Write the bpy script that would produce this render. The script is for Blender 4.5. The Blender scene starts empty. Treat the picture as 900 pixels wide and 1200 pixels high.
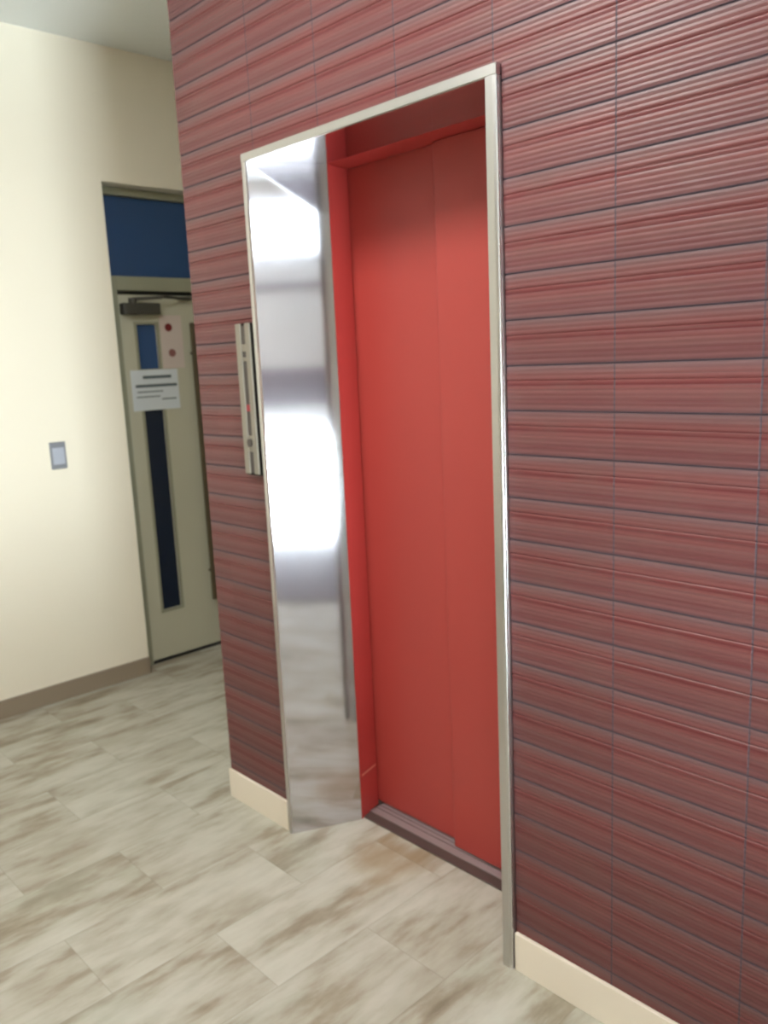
import bpy, bmesh, math, random
from mathutils import Matrix, Vector

C = bpy.context.scene.collection
SC = bpy.context.scene
random.seed(4)

# ---------------------------------------------------------------- camera
cd = bpy.data.cameras.new('camera')
cam = bpy.data.objects.new('camera', cd)
C.objects.link(cam)
R3 = Matrix(((0.690821, -0.716035, -0.100299),
             (0.721646, 0.674273, 0.156788),
             (-0.044636, -0.180693, 0.982526)))
M4 = Matrix.Identity(4)
for r in range(3):
    M4[r][0] = R3[r][0]
    M4[r][1] = R3[r][2]
    M4[r][2] = -R3[r][1]
    M4[r][3] = (2.1721, -1.5428, 1.5856)[r]
cam.matrix_world = M4
cd.sensor_fit = 'VERTICAL'
cd.sensor_height = 36.0
cd.lens = 978.5 * 36.0 / 1200.0
cd.clip_start = 0.05
cd.dof.use_dof = True          # the snapshot is slightly out of focus
cd.dof.focus_distance = 1.0
cd.dof.aperture_fstop = 7.0
SC.camera = cam

# ---------------------------------------------------------------- world, exposure
SKY = 3.5          # open sky
GROUND = 36.0      # sunlit forecourt below the horizon
LAMP = 16.0
w = bpy.data.worlds.new('sky')
SC.world = w
w.use_nodes = True
bgn = w.node_tree.nodes['Background']
bgn.inputs[1].default_value = 1.0
_t = w.node_tree
_tc = _t.nodes.new('ShaderNodeTexCoord')
_sp = _t.nodes.new('ShaderNodeSeparateXYZ')
_mr = _t.nodes.new('ShaderNodeMapRange')
_cr = _t.nodes.new('ShaderNodeValToRGB')
_t.links.new(_tc.outputs['Generated'], _sp.inputs[0])
_t.links.new(_sp.outputs[2], _mr.inputs[0])
_mr.inputs[1].default_value = -0.5
_mr.inputs[2].default_value = 0.5
_t.links.new(_mr.outputs[0], _cr.inputs[0])
_e = _cr.color_ramp.elements
for _k in range(3):
    _e.new(0.5)
for _el, (_p, _v) in zip(_e, ((0.0, GROUND), (0.41, GROUND), (0.45, 30.0), (0.50, 3.5), (0.54, SKY))):
    _el.position = _p
    _el.color = (_v * 0.88, _v * 0.95, _v, 1)
_t.links.new(_cr.outputs[0], bgn.inputs[0])
SC.view_settings.view_transform = 'Standard'
SC.view_settings.look = 'None'
SC.view_settings.gamma = 1.0
SC.view_settings.use_curve_mapping = False
SC.view_settings.exposure = 1.45

# daylight portal in the glazed entrance on the right
pl = bpy.data.lights.new('daylight_portal', 'AREA')
pl.shape = 'RECTANGLE'
pl.size = 1.5
pl.size_y = 2.85
pl.cycles.is_portal = True
po = bpy.data.objects.new('daylight_portal', pl)
po.location = (4.72, -1.20, 1.5)
po.rotation_euler = (math.radians(90), 0, math.radians(90))
C.objects.link(po)

# ---------------------------------------------------------------- node helpers
def mat(name, col=(0.5, 0.5, 0.5), rough=0.5, metal=0.0, spec=0.5, **kw):
    m = bpy.data.materials.new(name)
    m.use_nodes = True
    b = m.node_tree.nodes['Principled BSDF']
    b.inputs['Base Color'].default_value = (*col, 1)
    b.inputs['Roughness'].default_value = rough
    b.inputs['Metallic'].default_value = metal
    b.inputs['Specular IOR Level'].default_value = spec
    for k, v in kw.items():
        b.inputs[k].default_value = v
    return m

class G:
    """small helper to write node maths"""
    def __init__(s, m):
        s.t = m.node_tree
        s.b = s.t.nodes['Principled BSDF']
    def n(s, typ, **kw):
        x = s.t.nodes.new(typ)
        for k, v in kw.items():
            setattr(x, k, v)
        return x
    def put(s, sock, v):
        if isinstance(v, bpy.types.NodeSocket):
            s.t.links.new(v, sock)
        else:
            sock.default_value = v
    def m(s, op, a, b=0.0, c=None):
        x = s.n('ShaderNodeMath', operation=op)
        s.put(x.inputs[0], a)
        s.put(x.inputs[1], b)
        if c is not None:
            s.put(x.inputs[2], c)
        return x.outputs[0]
    def xyz(s):
        tc = s.n('ShaderNodeTexCoord')
        sp = s.n('ShaderNodeSeparateXYZ')
        s.t.links.new(tc.outputs['Object'], sp.inputs[0])
        return sp.outputs
    def vec(s, x, y, z):
        c = s.n('ShaderNodeCombineXYZ')
        for i, v in enumerate((x, y, z)):
            s.put(c.inputs[i], v)
        return c.outputs[0]
    def noise(s, v, scale, detail=3.0, rough=0.5):
        x = s.n('ShaderNodeTexNoise')
        s.put(x.inputs['Vector'], v)
        x.inputs['Scale'].default_value = scale
        x.inputs['Detail'].default_value = detail
        x.inputs['Roughness'].default_value = rough
        return x.outputs[0]
    def white(s, v):
        x = s.n('ShaderNodeTexWhiteNoise', noise_dimensions='3D')
        s.put(x.inputs['Vector'], v)
        return x.outputs['Value']
    def ramp(s, f, stops, interp='LINEAR'):
        x = s.n('ShaderNodeValToRGB')
        x.color_ramp.interpolation = interp
        e = x.color_ramp.elements
        while len(e) < len(stops):
            e.new(0.5)
        for el, (p, c) in zip(e, stops):
            el.position = p
            el.color = (*c, 1) if len(c) == 3 else c
        s.put(x.inputs[0], f)
        return x.outputs[0]
    def mix(s, f, a, b, blend='MIX'):
        x = s.n('ShaderNodeMix', data_type='RGBA', blend_type=blend)
        s.put(x.inputs[0], f)
        for i, v in ((6, a), (7, b)):
            s.put(x.inputs[i], v if isinstance(v, bpy.types.NodeSocket) else (*v, 1))
        return x.outputs[2]
    def step(s, v, a, b):
        x = s.n('ShaderNodeMapRange', interpolation_type='SMOOTHSTEP')
        s.put(x.inputs[0], v)
        s.put(x.inputs[1], a)
        s.put(x.inputs[2], b)
        return x.outputs[0]
    def bump(s, h, strength=0.2, dist=0.002):
        x = s.n('ShaderNodeBump')
        x.inputs['Strength'].default_value = strength
        x.inputs['Distance'].default_value = dist
        s.put(x.inputs['Height'], h)
        s.t.links.new(x.outputs[0], s.b.inputs['Normal'])
    def col(s, c):
        s.put(s.b.inputs['Base Color'], c)

def srgb(r, g, b):
    f = lambda v: (v / 255 / 12.92) if v <= 10 else ((v / 255 + 0.055) / 1.055) ** 2.4
    return (f(r), f(g), f(b))

# ---------------------------------------------------------------- materials
ROW = 0.1013
ROW0 = 1.5559 - 20 * ROW
COLW = 0.3

def tile_material():
    m = mat('ribbed_red_tile', rough=0.3, spec=0.32)
    g = G(m)
    x, y, z = g.xyz()
    v = g.m('DIVIDE', g.m('SUBTRACT', z, ROW0), ROW)
    row = g.m('FLOOR', v)
    fz = g.m('SUBTRACT', v, row)                     # 0 bottom .. 1 top of a tile
    u = g.m('DIVIDE', g.m('SUBTRACT', x, 1.242 - 10 * COLW), COLW)
    colm = g.m('FLOOR', u)
    fx = g.m('SUBTRACT', u, colm)
    rnd = g.white(g.vec(colm, row, 1.0))
    # bands across the tile height
    band = g.ramp(fz, [(0.0, srgb(104, 66, 68)), (0.10, srgb(118, 72, 72)), (0.22, srgb(108, 56, 57)),
                       (0.36, srgb(120, 74, 72)), (0.50, srgb(126, 70, 68)), (0.565, srgb(104, 42, 44)),
                       (0.63, srgb(120, 57, 56)), (0.80, srgb(121, 72, 70)), (0.93, srgb(120, 86, 86)),
                       (1.0, srgb(112, 82, 84))])
    # thin lengthwise streaks of red and grey glaze
    st = g.noise(g.vec(g.m('MULTIPLY', x, 1.6), rnd, g.m('MULTIPLY', z, 190.0)), 1.0, 2.0, 0.6)
    band = g.mix(g.m('MULTIPLY', g.step(st, 0.52, 0.72), 0.28), band, srgb(102, 40, 42))
    band = g.mix(g.m('MULTIPLY', g.step(st, 0.48, 0.33), 0.30), band, srgb(112, 84, 82))
    blot = g.noise(g.vec(g.m('MULTIPLY', x, 7.0), 0.0, g.m('MULTIPLY', z, 14.0)), 1.0, 3.0)
    band = g.mix(g.m('MULTIPLY', g.step(blot, 0.45, 0.75), 0.30), band, srgb(114, 82, 76))
    hs = g.n('ShaderNodeHueSaturation')
    hs.inputs['Saturation'].default_value = 0.96
    g.put(hs.inputs['Value'], g.m('MULTIPLY_ADD', rnd, 0.08, 0.70))
    g.put(hs.inputs['Color'], band)
    # grout
    gz = g.m('MINIMUM', fz, g.m('SUBTRACT', 1.0, fz))
    gx = g.m('MINIMUM', fx, g.m('SUBTRACT', 1.0, fx))
    jz = g.step(gz, 0.030, 0.016)
    jx = g.m('MULTIPLY', g.step(gx, 0.0085, 0.0045), g.step(x, -0.01, 0.0))
    j = g.m('MAXIMUM', jz, jx)
    c = g.mix(j, hs.outputs[0], srgb(80, 66, 72))
    g.col(c)
    g.put(g.b.inputs['Roughness'], g.m('MULTIPLY_ADD', j, 0.40, 0.40))
    g.bump(g.m('SUBTRACT', g.m('MULTIPLY', st, 0.5), g.m('MULTIPLY', jx, 2.0)), 0.3, 0.002)
    return m

def floor_material(name, tone=1.0):
    m = mat(name, rough=0.55, spec=0.25)
    g = G(m)
    x, y, z = g.xyz()
    u = g.m('DIVIDE', g.m('ADD', x, 0.035 + 0.2967 * 20), 0.2967)
    i = g.m('FLOOR', u)
    fx = g.m('SUBTRACT', u, i)
    odd = g.m('MODULO', i, 2.0)
    v = g.m('MULTIPLY_ADD', odd, 0.5, g.m('DIVIDE', g.m('ADD', y, 0.163 + 0.625 * 20), 0.625))
    k = g.m('FLOOR', v)
    fy = g.m('SUBTRACT', v, k)
    rnd = g.white(g.vec(i, k, 3.0))
    off = g.m('MULTIPLY', rnd, 37.0)
    q = g.vec(g.m('MULTIPLY_ADD', x, 9.0, off), g.m('MULTIPLY_ADD', y, 3.0, off), rnd)
    n1 = g.noise(q, 1.0, 5.0, 0.58)
    q2 = g.vec(g.m('MULTIPLY_ADD', x, 30.0, off), g.m('MULTIPLY', y, 5.0), rnd)
    n2 = g.noise(q2, 1.0, 4.0, 0.6)
    q3 = g.vec(g.m('MULTIPLY', x, 3.0), g.m('MULTIPLY', y, 2.0), off)
    n3 = g.noise(q3, 1.0, 3.0, 0.5)
    f = g.m('ADD', g.m('MULTIPLY', n1, 0.68), g.m('ADD', g.m('MULTIPLY', n2, 0.28), g.m('MULTIPLY', rnd, 0.04)))
    s = lambda r, gg, b: tuple(c * tone for c in srgb(r, gg, b))
    c = g.ramp(f, [(0.32, s(130, 120, 102)), (0.42, s(156, 147, 129)), (0.48, s(172, 167, 152)),
                   (0.56, s(184, 181, 167)), (0.68, s(193, 191, 178))])
    c = g.mix(g.m('MULTIPLY', g.step(n3, 0.52, 0.70), 0.30), c, s(136, 122, 100))
    c = g.mix(g.m('MULTIPLY', g.step(n3, 0.42, 0.30), 0.25), c, s(168, 174, 158))
    # worn brown stain in front of the threshold
    dx = g.m('DIVIDE', g.m('SUBTRACT', x, 0.36), 0.17)
    dy = g.m('DIVIDE', g.m('SUBTRACT', y, 0.10), 0.15)
    d = g.m('SQRT', g.m('ADD', g.m('MULTIPLY', dx, dx), g.m('MULTIPLY', dy, dy)))
    d = g.m('ADD', d, g.m('MULTIPLY', g.m('SUBTRACT', n1, 0.5), 2.2))
    c = g.mix(g.m('MULTIPLY', g.step(d, 1.3, 0.2), 0.65), c, s(150, 126, 92))
    ex = g.m('MULTIPLY', g.m('MINIMUM', fx, g.m('SUBTRACT', 1.0, fx)), 0.2967)
    ey = g.m('MULTIPLY', g.m('MINIMUM', fy, g.m('SUBTRACT', 1.0, fy)), 0.625)
    j = g.step(g.m('MINIMUM', ex, ey), 0.0024, 0.0008)
    c = g.mix(g.m('MULTIPLY', j, 0.28), c, s(120, 112, 96))
    g.col(c)
    g.bump(g.m('SUBTRACT', g.m('MULTIPLY', n2, 0.6), j), 0.25, 0.001)
    return m

def plaster(name, col, rough=0.75):
    m = mat(name, col, rough, spec=0.25)
    g = G(m)
    x, y, z = g.xyz()
    n = g.noise(g.vec(x, y, z), 60.0, 4.0)
    n2 = g.noise(g.vec(x, y, z), 1.5, 2.0)
    g.col(g.mix(g.m('MULTIPLY', n2, 0.12), col, tuple(c * 0.9 for c in col)))
    g.bump(n, 0.12, 0.001)
    return m

def steel(name, col, rough, along):
    """brushed stainless; fine scratches run along one axis"""
    m = mat(name, col, rough, 1.0)
    g = G(m)
    x, y, z = g.xyz()
    sc = {'x': (2, 300, 300), 'z': (300, 300, 2)}[along]
    v = g.vec(g.m('MULTIPLY', x, sc[0]), g.m('MULTIPLY', y, sc[1]), g.m('MULTIPLY', z, sc[2]))
    n = g.noise(v, 1.0, 2.0)
    g.put(g.b.inputs['Roughness'], g.m('MULTIPLY_ADD', n, 0.03, rough - 0.015))
    c2 = tuple(c * 0.93 for c in col)
    g.col(g.mix(n, col, c2))
    return m

def paint(name, col, rough=0.4, spec=0.5):
    m = mat(name, col, rough, spec=spec)
    g = G(m)
    x, y, z = g.xyz()
    n = g.noise(g.vec(x, y, z), 220.0, 2.0)
    n2 = g.noise(g.vec(x, y, g.m('MULTIPLY', z, 0.5)), 4.0, 3.0)
    g.col(g.mix(g.m('MULTIPLY', n2, 0.25), col, tuple(c * 0.85 for c in col)))
    g.bump(n, 0.05, 0.0005)
    return m

TILE = tile_material()
FLOOR = floor_material('wood_look_floor_tile', 0.96)
SKIRT = plaster('brown_skirting_tile', srgb(142, 128, 110), 0.5)
CREAM = plaster('cream_wall_paint', srgb(232, 224, 206))
WHITE = plaster('white_ceiling_paint', srgb(238, 241, 240))
BASE = plaster('cream_skirting_stone', srgb(224, 213, 196), 0.5)
STEEL = steel('brushed_steel', (0.67, 0.65, 0.69), 0.075, 'x')
STEELZ = steel('satin_steel_trim', (0.62, 0.61, 0.60), 0.30, 'x')
RED = paint('red_door_paint', srgb(170, 66, 60), 0.42, 0.4)
REDF = paint('red_frame_paint', srgb(190, 70, 66), 0.40, 0.4)
BRONZE = mat('dark_threshold_metal', srgb(92, 78, 74), 0.5, 0.3)
TRACK = mat('grey_track_metal', srgb(160, 146, 146), 0.45, 0.3)
OLIVE = paint('greyish_green_door_paint', srgb(186, 184, 164), 0.5, 0.35)
OLIVED = paint('greyish_green_frame_paint', srgb(150, 150, 130), 0.5, 0.35)
GLASSB = mat('dark_blue_glass', srgb(48, 78, 122), 0.06, 0.0, 0.5)
GLASSD = mat('dark_vision_glass', srgb(24, 34, 52), 0.06, 0.0, 0.5)  # glass colour darkened for the dark seen behind the long panel
GAPSHADE = mat('gap_shade_black', (0.012, 0.012, 0.010), 0.7)  # near-black colour paints the shade in the door gaps and behind
CLOSER = mat('dark_grey_closer', srgb(78, 76, 70), 0.45, 0.4)
HANDLE = mat('dark_bronze_handle', srgb(96, 86, 66), 0.45, 0.4)
PAPER = mat('white_paper', srgb(205, 212, 216), 0.7)
PAPERP = mat('pinkish_sign_card', srgb(200, 186, 178), 0.6)
INK = mat('grey_ink', srgb(84, 96, 100), 0.7)
MARKR = mat('dark_red_mark', srgb(110, 24, 28), 0.6)
MARKB = mat('brownish_mark', srgb(130, 84, 80), 0.6)
PANELM = mat('call_panel_metal', srgb(132, 125, 112), 0.5, 0.3)
HOUSE = mat('matt_black_housing', srgb(34, 31, 28), 0.8, 0.0, 0.1)
PANELD = mat('dark_panel_inlay', srgb(62, 54, 50), 0.3)
LED = mat('red_indicator', srgb(150, 40, 48), 0.3)
SWITCH = mat('grey_switch_plastic', srgb(168, 172, 184), 0.4)
SWITCHD = mat('darker_switch_frame', srgb(128, 130, 136), 0.4)
ALU = mat('grey_aluminium_frame', srgb(140, 130, 142), 0.5, 0.2)
MATT = plaster('glare_mat_grey', srgb(124, 118, 120), 0.9)
SCRATCH = mat('bare_metal_scuff', srgb(226, 150, 130), 0.5)

def emis(name, col, s):
    m = mat(name, (0.8, 0.8, 0.8), 0.5)
    b = m.node_tree.nodes['Principled BSDF']
    b.inputs['Emission Color'].default_value = (*col, 1)
    b.inputs['Emission Strength'].default_value = s
    return m
DIFF = emis('lamp_diffuser', (1.0, 0.97, 0.93), LAMP)

def pane_material():
    m = bpy.data.materials.new('clear_glass')
    m.use_nodes = True
    t = m.node_tree
    t.nodes.clear()
    o = t.nodes.new('ShaderNodeOutputMaterial')
    mx = t.nodes.new('ShaderNodeMixShader')
    tr = t.nodes.new('ShaderNodeBsdfTransparent')
    gl = t.nodes.new('ShaderNodeBsdfGlossy')
    fr = t.nodes.new('ShaderNodeFresnel')
    gl.inputs['Roughness'].default_value = 0.02
    tr.inputs[0].default_value = (0.92, 0.95, 0.95, 1)
    t.links.new(fr.outputs[0], mx.inputs[0])
    t.links.new(tr.outputs[0], mx.inputs[1])
    t.links.new(gl.outputs[0], mx.inputs[2])
    t.links.new(mx.outputs[0], o.inputs[0])
    return m
PANE = pane_material()

# ---------------------------------------------------------------- mesh helpers
def box(bm, x0, x1, y0, y1, z0, z1, bev=0.0, seg=2):
    t = bmesh.new()
    bmesh.ops.create_cube(t, size=1.0)
    for v in t.verts:
        v.co = Vector(((x0 + x1) / 2 + v.co.x * (x1 - x0), (y0 + y1) / 2 + v.co.y * (y1 - y0),
                       (z0 + z1) / 2 + v.co.z * (z1 - z0)))
    if bev:
        bmesh.ops.bevel(t, geom=t.edges[:], offset=bev, segments=seg, affect='EDGES', profile=0.5)
    me = bpy.data.meshes.new('tmp')
    t.to_mesh(me)
    t.free()
    bm.from_mesh(me)
    bpy.data.meshes.remove(me)

def prism(bm, pts, a0, a1, axis, bev=0.0):
    """polygon extruded along an axis: 'z' pts are (x,y); 'x' pts are (y,z)"""
    t = bmesh.new()
    mk = (lambda p, a: (p[0], p[1], a)) if axis == 'z' else (lambda p, a: (a, p[0], p[1]))
    lo = [t.verts.new(mk(p, a0)) for p in pts]
    hi = [t.verts.new(mk(p, a1)) for p in pts]
    n = len(pts)
    t.faces.new(lo)
    t.faces.new(hi)
    for i in range(n):
        t.faces.new((lo[i], lo[(i + 1) % n], hi[(i + 1) % n], hi[i]))
    bmesh.ops.recalc_face_normals(t, faces=t.faces[:])
    if bev:
        bmesh.ops.bevel(t, geom=t.edges[:], offset=bev, segments=2, affect='EDGES', profile=0.5)
    me = bpy.data.meshes.new('tmp')
    t.to_mesh(me)
    t.free()
    bm.from_mesh(me)
    bpy.data.meshes.remove(me)

def cyl(bm, c, r, h, axis='x', seg=24):
    rot = {'x': Matrix.Rotation(math.pi / 2, 4, 'Y'), 'y': Matrix.Rotation(math.pi / 2, 4, 'X'),
           'z': Matrix.Identity(4)}[axis]
    bmesh.ops.create_cone(bm, cap_ends=True, segments=seg, radius1=r, radius2=r, depth=h,
                          matrix=Matrix.Translation(c) @ rot)

def tube(bm, a, b, r, seg=12):
    a, b = Vector(a), Vector(b)
    d = b - a
    q = d.to_track_quat('Z', 'Y').to_matrix().to_4x4()
    bmesh.ops.create_cone(bm, cap_ends=True, segments=seg, radius1=r, radius2=r, depth=d.length,
                          matrix=Matrix.Translation((a + b) / 2) @ q)

def obj(name, bm, material, parent=None, smooth=False):
    me = bpy.data.meshes.new(name)
    bm.to_mesh(me)
    bm.free()
    me.materials.append(material)
    if smooth:
        for p in me.polygons:
            p.use_smooth = True
    o = bpy.data.objects.new(name, me)
    C.objects.link(o)
    if parent:
        o.parent = parent
        o.matrix_parent_inverse = Matrix.Translation(parent.location).inverted()
    return o

def B(*boxes, bev=0.0):
    bm = bmesh.new()
    for b in boxes:
        box(bm, *b, bev=bev)
    return bm

def tag(o, label, cat, group=None, kind=None):
    o['label'] = label
    o['category'] = cat
    if group:
        o['group'] = group
    if kind:
        o['kind'] = kind
    return o

def thing(name, label, cat, loc, group=None, kind=None):
    o = bpy.data.objects.new(name, None)
    o.empty_display_size = 0.1
    o.location = loc
    C.objects.link(o)
    return tag(o, label, cat, group, kind)

# ---------------------------------------------------------------- room shell
XL, XR, XC = -1.785, 4.6, -0.363       # left wall, right wall, corner of the tiled block
YB, YE = -5.2, 3.2
H = 3.095
FW, FH = 0.9638, 2.2                   # steel surround

tag(obj('floor', B((XL - 0.3, XR + 0.3, YB - 0.2, YE + 0.2, -0.1, 0.0)), FLOOR),
    'beige wood-look tiled floor of the lobby', 'floor', kind='structure')
tag(obj('ceiling', B((XL - 0.3, XR + 0.3, YB - 0.2, YE + 0.2, H, H + 0.15)), WHITE),
    'plain white ceiling above the lobby', 'ceiling', kind='structure')

# tiled front wall: a ribbed skin extruded along x, over a plain core
def skin_profile(z0, z1):
    pts = []
    ribs = 9
    k0, k1 = int((z0 - ROW0) / ROW) - 1, int((z1 - ROW0) / ROW) + 1
    rr = random.Random(11)
    amp = [0.0005, 0.0007, 0.0004, 0.0006, 0.0008, 0.0004, 0.0007, 0.0005, 0.0006]
    for k in range(k0, k1 + 1):
        zb = ROW0 + k * ROW
        pts.append((zb - 0.0014, 0.0042))
        pts.append((zb + 0.0014, 0.0042))
        lo, hi = zb + 0.0022, zb + ROW - 0.0022
        pts.append((lo, 0.0016))
        for i in range(ribs):
            a = lo + (hi - lo) * i / ribs
            b = lo + (hi - lo) * (i + 1) / ribs
            deep = 0.0034 if i == 5 else 0.0016
            pts.append((a + (b - a) * 0.30, 0.0016 - amp[i]))
            pts.append((a + (b - a) * 0.55, 0.0014 - amp[i]))
            pts.append((a + (b - a) * 0.80, 0.0018 - amp[i]))
            pts.append((b, deep if i < ribs - 1 else 0.0016))
    pts = sorted(set(pts))
    out = [(z0, 0.002)] + [p for p in pts if z0 < p[0] < z1] + [(z1, 0.002)]
    return out

def skin(bm, x0, x1, z0, z1):
    P = skin_profile(z0, z1)
    a = [bm.verts.new((x0, d, z)) for z, d in P]
    b = [bm.verts.new((x1, d, z)) for z, d in P]
    for i in range(len(P) - 1):
        bm.faces.new((a[i], b[i], b[i + 1], a[i + 1]))

bm = bmesh.new()
skin(bm, XC, 0.0, 0.0, FH)
skin(bm, FW, XR, 0.0, FH)
skin(bm, XC, XR, FH, H)
box(bm, XC, 0.0, 0.0045, 0.12, 0, H)
box(bm, FW, XR, 0.0045, 0.12, 0, H)
box(bm, 0.0, FW, 0.0045, 0.12, FH, H)
tag(obj('wall_front', bm, TILE), 'ribbed dark red tiled wall around the elevator', 'wall', kind='structure')
tag(obj('wall_corridor', B((XC, XC + 0.1, 0.12, YE, 0, H)), CREAM),
    'side wall of the tiled block along the passage', 'wall', kind='structure')

# left wall with the door opening
DY0, DY1, DZ = 0.424, 1.46, 2.48
tag(obj('wall_left', B((XL - 0.16, XL, YB, DY0, 0, H), (XL - 0.16, XL, DY0, DY1, DZ, H),
                       (XL - 0.16, XL, DY1, YE, 0, H)), CREAM),
    'cream painted wall on the left with a light switch', 'wall', kind='structure')
tag(obj('wall_end', B((XL - 0.16, XR + 0.15, YE, YE + 0.1, 0, H)), CREAM),
    'cream wall closing the passage behind the tiled block', 'wall', kind='structure')
tag(obj('wall_back', B((XL - 0.16, XR + 0.15, YB - 0.1, YB, 0, H)), CREAM),
    'cream wall behind the viewer', 'wall', kind='structure')
WY0, WY1, WZ0, WZ1 = -1.95, -0.45, 0.06, 2.95
tag(obj('wall_right', B((XR, XR + 0.15, YB, WY0, 0, H), (XR, XR + 0.15, WY1, YE, 0, H),
                        (XR, XR + 0.15, WY0, WY1, 0, WZ0), (XR, XR + 0.15, WY0, WY1, WZ1, H)), CREAM),
    'wall with the glazed entrance to the right', 'wall', kind='structure')

# glazed entrance that lets the daylight in
win = thing('window_1', 'glazed entrance screen in the right-hand wall', 'window', (XR, WY0, WZ0), kind='structure')
fx0, fx1 = XR + 0.04, XR + 0.10
WM = (WY0 + WY1) / 2                              # two leaves under a fanlight
fr = [(fx0, fx1, WY0, WY1, WZ0, WZ0 + 0.04), (fx0, fx1, WY0, WY1, WZ1 - 0.05, WZ1),
      (fx0, fx1, WY0, WY1, 0.93, 0.98), (fx0, fx1, WY0, WY1, 2.44, 2.50)]
for yy in (WY0 + 0.025, WY1 - 0.025):
    fr.append((fx0, fx1, yy - 0.025, yy + 0.025, WZ0, WZ1))
obj('window_frame', B(*fr), ALU, win)
obj('pane', B((XR + 0.067, XR + 0.073, WY0 + 0.05, WY1 - 0.05, 2.50, WZ1 - 0.05)), PANE, win)
for ya, yb in ((WY0 + 0.05, WM - 0.002), (WM + 0.002, WY1 - 0.05)):
    obj('pane', B((XR + 0.067, XR + 0.073, ya, yb, WZ0 + 0.04, 0.93)), PANE, win)
    obj('solid_panel', B((XR + 0.050, XR + 0.090, ya, yb, 0.98, 2.44)), WHITE, win)
    obj('push_band', B((XR + 0.035, XR + 0.050, ya, yb, 1.22, 1.54)), ALU, win)
    obj('rail', B((XR + 0.030, XR + 0.050, ya, yb, 2.20, 2.26)), ALU, win)

# unseen mat added to cut the floor glare mirrored in the steel jamb
tag(obj('glare_mat', B((2.75, XR - 0.02, -2.3, -0.15, 0.0, 0.012), bev=0.004), MATT),
    'added grey mat, out of view, cutting floor glare inside the glazed doors', 'added mat', kind='structure')

# skirtings
tag(obj('baseboard_left', B((XL, XL + 0.012, YB, DY0, 0, 0.088), bev=0.0015), SKIRT),
    'brownish tile skirting along the cream wall', 'baseboard', kind='structure')
tag(obj('baseboard_front', B((XC, -0.002, -0.011, 0.0, 0, 0.108), (FW + 0.002, XR, -0.011, 0.0, 0, 0.108), bev=0.002), BASE),
    'cream skirting along the foot of the red tiled wall', 'baseboard', kind='structure')

# ---------------------------------------------------------------- elevator entrance
el = thing('elevator', 'elevator entrance with red sliding doors in a splayed steel surround', 'elevator', (FW / 2, 0.1, 0))
def mir(pts):
    return [(FW - a, b) for a, b in pts]
jp = [(0.0015, -0.013), (0.018, -0.013), (0.021, -0.010), (0.129, 0.2080), (0.116, 0.2120), (0.008, 0.006), (0.0015, 0.006)]
bm = bmesh.new(); prism(bm, jp, 0.0, 2.1745, 'z'); obj('side_jamb', bm, STEEL, el)
bm = bmesh.new(); prism(bm, mir(jp), 0.0, 2.1745, 'z'); obj('side_jamb', bm, STEEL, el)
hp = [(-0.013, 2.1985), (-0.013, 2.177), (-0.010, 2.1745), (0.2080, 2.1750), (0.2120, 2.190), (0.006, 2.192), (0.006, 2.1985)]
bm = bmesh.new(); prism(bm, hp, 0.0015, FW - 0.0015, 'x'); obj('head_jamb', bm, STEEL, el)
# raised outer trim: two stiles and a head, slightly rounded
tl = [(0.0015, -0.0150), (0.0035, -0.0165), (0.0170, -0.0165), (0.0185, -0.0150), (0.0185, -0.013), (0.0015, -0.013)]
tr = [(0.9305, -0.013), (0.9305, -0.0150), (0.9320, -0.0165), (0.9520, -0.0165), (0.9590, -0.0140), (0.9625, -0.0080), (0.9625, 0.0), (0.945, -0.013)]
bm = bmesh.new(); prism(bm, tl, 0.0, 2.1745, 'z'); obj('trim', bm, STEELZ, el)
bm = bmesh.new(); prism(bm, tr, 0.0, 2.1745, 'z'); obj('trim', bm, STEELZ, el)
th = [(-0.013, 2.1985), (-0.0150, 2.1985), (-0.0165, 2.1970), (-0.0165, 2.1765), (-0.0150, 2.1750), (-0.013, 2.1750)]
bm = bmesh.new(); prism(bm, th, 0.0015, FW - 0.0015, 'x'); obj('trim', bm, STEELZ, el)

# red inner lining: a reveal on each side and one across the head
rv = [(0.1295, 0.2100), (0.1000, 0.3165), (0.060, 0.3165), (0.060, 0.305), (0.117, 0.2125)]
bm = bmesh.new(); prism(bm, rv, 0.0, 2.1758, 'z', bev=0.001)
post = obj('side_reveal', bm, REDF, el)
bm = bmesh.new()
prism(bm, [(0.1274, 0.2205), (0.1030, 0.3085), (0.1000, 0.3085), (0.1240, 0.2205)], 0.157, 0.163, 'z')
sc_ = obj('scuff', bm, SCRATCH, post)
sc_['label'] = 'pale scuff line low on the red reveal'
bm = bmesh.new(); prism(bm, mir(rv), 0.0, 2.1758, 'z', bev=0.001)
obj('side_reveal', bm, REDF, el)
obj('header', B((0.060, FW - 0.060, 0.2125, 0.3165, 2.1760, 2.26), bev=0.002), REDF, el)

# sliding doors: the right leaf runs in front of the left leaf
def door_leaf(x0, x1, y0, y1):
    bm = bmesh.new()
    box(bm, x0, x1, y0, y1, 0.014, 2.25, bev=0.003)
    box(bm, x0 + 0.02, x1 - 0.02, y1, y1 + 0.012, 0.05, 2.2)
    return bm
obj('door_panel', door_leaf(0.062, 0.545, 0.320, 0.342), RED, el)
bm = bmesh.new()
box(bm, 0.491, 0.853, 0.2885, 0.310, 0.014, 2.1745, bev=0.003)
obj('door_panel', bm, RED, el)
sp = [(0.1275, 0.2205), (0.1035, 0.3080), (0.1035, 0.36)]
bm = bmesh.new(); prism(bm, sp + mir(sp)[::-1], 0.0, 0.006, 'z', bev=0.001)
sill = obj('sill', bm, BRONZE, el)
bm = bmesh.new()
for ya, yb in ((0.258, 0.285), (0.290, 0.304), (0.309, 0.320), (0.324, 0.345)):
    box(bm, 0.119, FW - 0.119, ya, yb, 0.005, 0.009)
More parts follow.
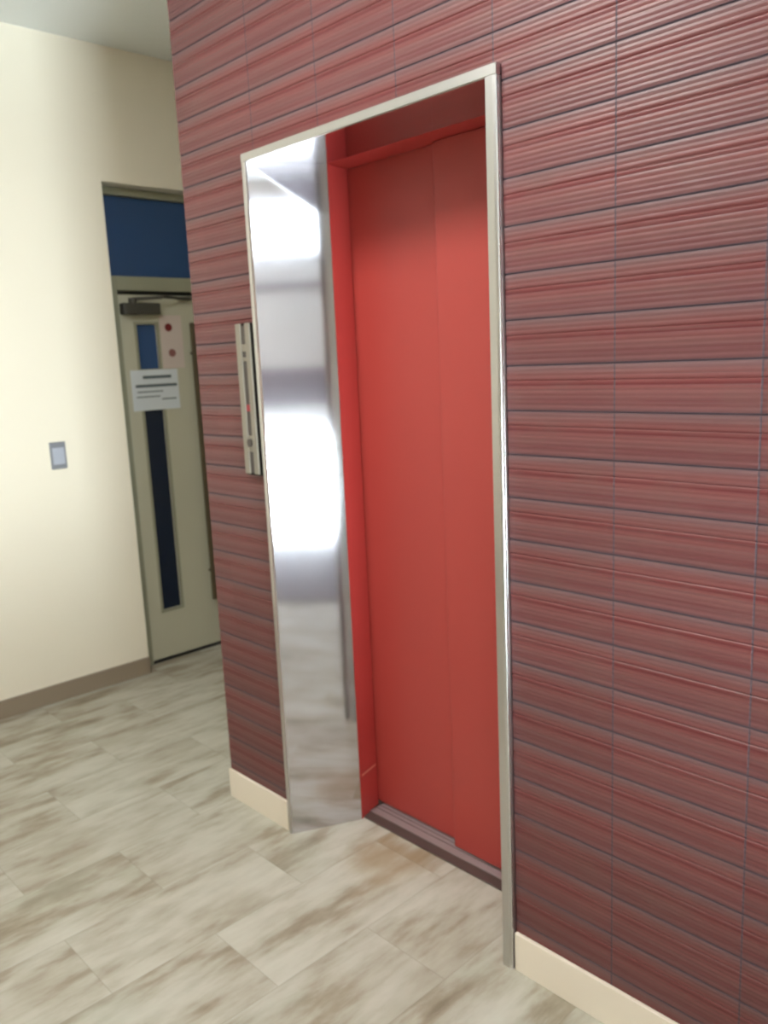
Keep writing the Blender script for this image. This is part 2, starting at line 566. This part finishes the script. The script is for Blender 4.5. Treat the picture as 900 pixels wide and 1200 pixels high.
obj('door_track', bm, TRACK, sill)

# ---------------------------------------------------------------- hall call panel
cx0, cx1, cz0, cz1, cy = -0.0880, -0.013, 1.236, 1.712, -0.022
cp = thing('call_panel', 'tall narrow metal call panel with dark display strip left of the elevator', 'call panel', ((cx0 + cx1) / 2, 0, cz0))
wd = cx1 - cx0
obj('housing', B((cx0, cx1, cy + 0.006, 0.001, cz0, cz1), bev=0.001), HOUSE, cp)
obj('face_rail', B((cx0, cx0 + 0.026, cy, cy + 0.006, cz0 + 0.004, cz1), bev=0.0015), PANELM, cp)
obj('face_rail', B((cx1 - 0.024, cx1, cy, cy + 0.006, cz0 + 0.004, cz1), bev=0.0015), PANELM, cp)
def inl(z0, z1, m, name, pr=0.004):
    return obj(name, B((cx0 + 0.027, cx1 - 0.025, cy + pr, cy + 0.007, z0, z1), bev=0.0008), m, cp)
inl(1.650, 1.705, PANELD, 'top_inlay')
inl(1.626, 1.649, PANELM, 'spacer', 0.001)
inl(1.610, 1.625, PANELD, 'slot')
inl(1.596, 1.609, PANELM, 'spacer', 0.001)
inl(1.462, 1.595, PANELD, 'display')
inl(1.440, 1.461, LED, 'indicator')
inl(1.364, 1.439, PANELD, 'button_plate')
inl(1.312, 1.363, PANELM, 'spacer', 0.001)
bm = bmesh.new(); cyl(bm, ((cx0 + cx1) / 2, cy + 0.000, 1.340), 0.0125, 0.006, 'y')
obj('call_button', bm, PANELD, cp)
inl(1.242, 1.311, PANELD, 'lower_inlay')

# ---------------------------------------------------------------- light switch
sy0, sy1, sz0, sz1 = 0.026, 0.102, 1.136, 1.264
sw = thing('light_switch', 'small grey light switch on the cream wall', 'light switch', (XL, (sy0 + sy1) / 2, sz0))
obj('plate', B((XL, XL + 0.009, sy0, sy1, sz0, sz1), bev=0.003), SWITCHD, sw)
obj('rocker', B((XL + 0.008, XL + 0.014, sy0 + 0.010, sy1 - 0.010, sz0 + 0.022, sz1 - 0.026), bev=0.002), SWITCH, sw)

# ---------------------------------------------------------------- service door with transom
dX = -1.880                                       # face of the leaf
dr = thing('door_1', 'greyish green door with narrow vision panels under a dark transom', 'door', (dX, 0.9, 0), kind='structure')
fy0, fy1 = DY0 + 0.002, DY1 - 0.002
obj('door_frame', B((dX - 0.05, dX + 0.012, fy0, 0.492, 0, 2.052), (dX - 0.05, dX - 0.01, fy0, 0.462, 2.052, 2.478), (dX - 0.05, dX + 0.012, 1.395, fy1, 0, 2.478),
                    (dX - 0.05, dX + 0.012, 0.462, 1.395, 2.442, 2.478), (dX - 0.05, dX + 0.012, 0.492, 1.395, 1.982, 2.052), bev=0.002), OLIVED, dr)
obj('transom_glass', B((dX - 0.03, dX - 0.022, 0.460, 1.397, 2.050, 2.444)), GLASSB, dr)
# leaf with real openings for the two lights
gy0, gy1 = 0.583, 0.698
ly0, ly1, lz0, lz1 = 0.496, 1.391, 0.018, 1.962
ga, gb, gc, gd = 0.285, 1.372, 1.586, 1.814
leaf = obj('door_leaf', B((dX - 0.04, dX, ly0, gy0, lz0, lz1), (dX - 0.04, dX, gy1, ly1, lz0, lz1), (dX - 0.04, dX, gy0, gy1, lz0, ga),
                          (dX - 0.04, dX, gy0, gy1, gb, gc), (dX - 0.04, dX, gy0, gy1, gd, lz1)), OLIVE, dr)
for a, b in ((ga, gb), (gc, gd)):
    vp = obj('vision_panel', B((dX - 0.024, dX - 0.016, gy0 - 0.002, gy1 + 0.002, a - 0.002, b + 0.002)), GLASSD if a < 1 else GLASSB, leaf)
    bd = [(dX - 0.002, dX + 0.004, gy0 - 0.012, gy0, a - 0.012, b + 0.012), (dX - 0.002, dX + 0.004, gy1, gy1 + 0.012, a - 0.012, b + 0.012),
          (dX - 0.002, dX + 0.004, gy0, gy1, a - 0.012, a), (dX - 0.002, dX + 0.004, gy0, gy1, b, b + 0.012)]
    obj('bead', B(*bd), OLIVED, leaf)
bm = B((dX + 0.035, dX + 0.052, 0.872, 0.912, 0.285, 1.82), bev=0.004)
for zz in (0.45, 1.66):
    cyl(bm, (dX + 0.018, 0.892, zz), 0.008, 0.036, 'x')
obj('pull_handle', bm, HANDLE, leaf)
obj('threshold', B((dX - 0.045, dX + 0.004, 0.492, 1.395, 0.0005, 0.012)), GAPSHADE, dr)
obj('rebate_shade', B((dX - 0.045, dX - 0.02, 0.492, 1.395, 1.962, 1.982)), GAPSHADE, dr)  # black strip painting the shadow in the gap above the leaf
obj('backing', B((dX - 0.052, dX - 0.046, 0.44, 1.45, 0.0, 2.47)), GAPSHADE, dr)
# overhead closer
bm = B((dX, dX + 0.052, 0.475 + 0.025, 0.705, 1.862, 1.918), bev=0.006)
clo = obj('door_closer', bm, CLOSER, leaf)
bm = bmesh.new()
cyl(bm, (dX + 0.030, 0.56, 1.930), 0.020, 0.026, 'z')
tube(bm, (dX + 0.030, 0.560, 1.938), (dX + 0.085, 0.70, 1.945), 0.009)
tube(bm, (dX + 0.085, 0.70, 1.948), (dX + 0.030, 0.86, 1.945), 0.008)
box(bm, dX + 0.0, dX + 0.04, 0.83, 0.90, 1.938, 1.955, bev=0.003)
obj('closer_arm', bm, CLOSER, clo)

# paper notice and no-smoking card fixed to the door
pn = thing('paper_notice', 'white paper notice with grey lines of print across the door', 'notice', (dX + 0.004, 0.65, 1.37))
obj('sheet', B((dX + 0.0045, dX + 0.0058, 0.522, 0.795, 1.372, 1.582)), PAPER, pn)
bm = bmesh.new()
for z0, z1, a, b in ((1.536, 1.552, 0.59, 0.755), (1.492, 1.507, 0.545, 0.785), (1.466, 1.472, 0.55, 0.70), (1.44, 1.446, 0.545, 0.68), (1.424, 1.431, 0.69, 0.775)):
    box(bm, dX + 0.0058, dX + 0.0062, a, b, z0, z1)
obj('print_lines', bm, INK, pn)
cs = thing('warning_card', 'pale pinkish card with two round dark red marks on the door', 'sign', (dX + 0.001, 0.77, 1.59))
obj('card', B((dX + 0.001, dX + 0.0035, 0.715, 0.845, 1.585, 1.860), bev=0.0006), PAPERP, cs)
bm = bmesh.new(); cyl(bm, (dX + 0.0042, 0.765, 1.798), 0.021, 0.0014, 'x'); obj('round_mark', bm, MARKR, cs)
bm = bmesh.new(); cyl(bm, (dX + 0.0042, 0.775, 1.665), 0.021, 0.0014, 'x'); obj('round_mark', bm, MARKB, cs)

# ---------------------------------------------------------------- lobby ceiling lights out of view, the second one added
def ceiling_light(x, y, label):
    t = thing('ceiling_light', label, 'ceiling light', (x, y, H), 'square ceiling lights')
    s, b = 0.32, 0.025
    obj('frame', B((x - s, x + s, y - s, y - s + b, H - 0.04, H), (x - s, x + s, y + s - b, y + s, H - 0.04, H),
                   (x - s, x - s + b, y - s + b, y + s - b, H - 0.04, H), (x + s - b, x + s, y - s + b, y + s - b, H - 0.04, H)), SWITCH, t)
    obj('diffuser', B((x - s + b, x + s - b, y - s + b, y + s - b, H - 0.075, H - 0.012)), DIFF, t)
ceiling_light(0.55, -1.15, 'square ceiling light nearest the left wall')
ceiling_light(3.5, -2.7, 'added square ceiling light, out of view, lightening the entrance panels')  # added lamp, lightens the entrance panels mirrored in the steel jamb
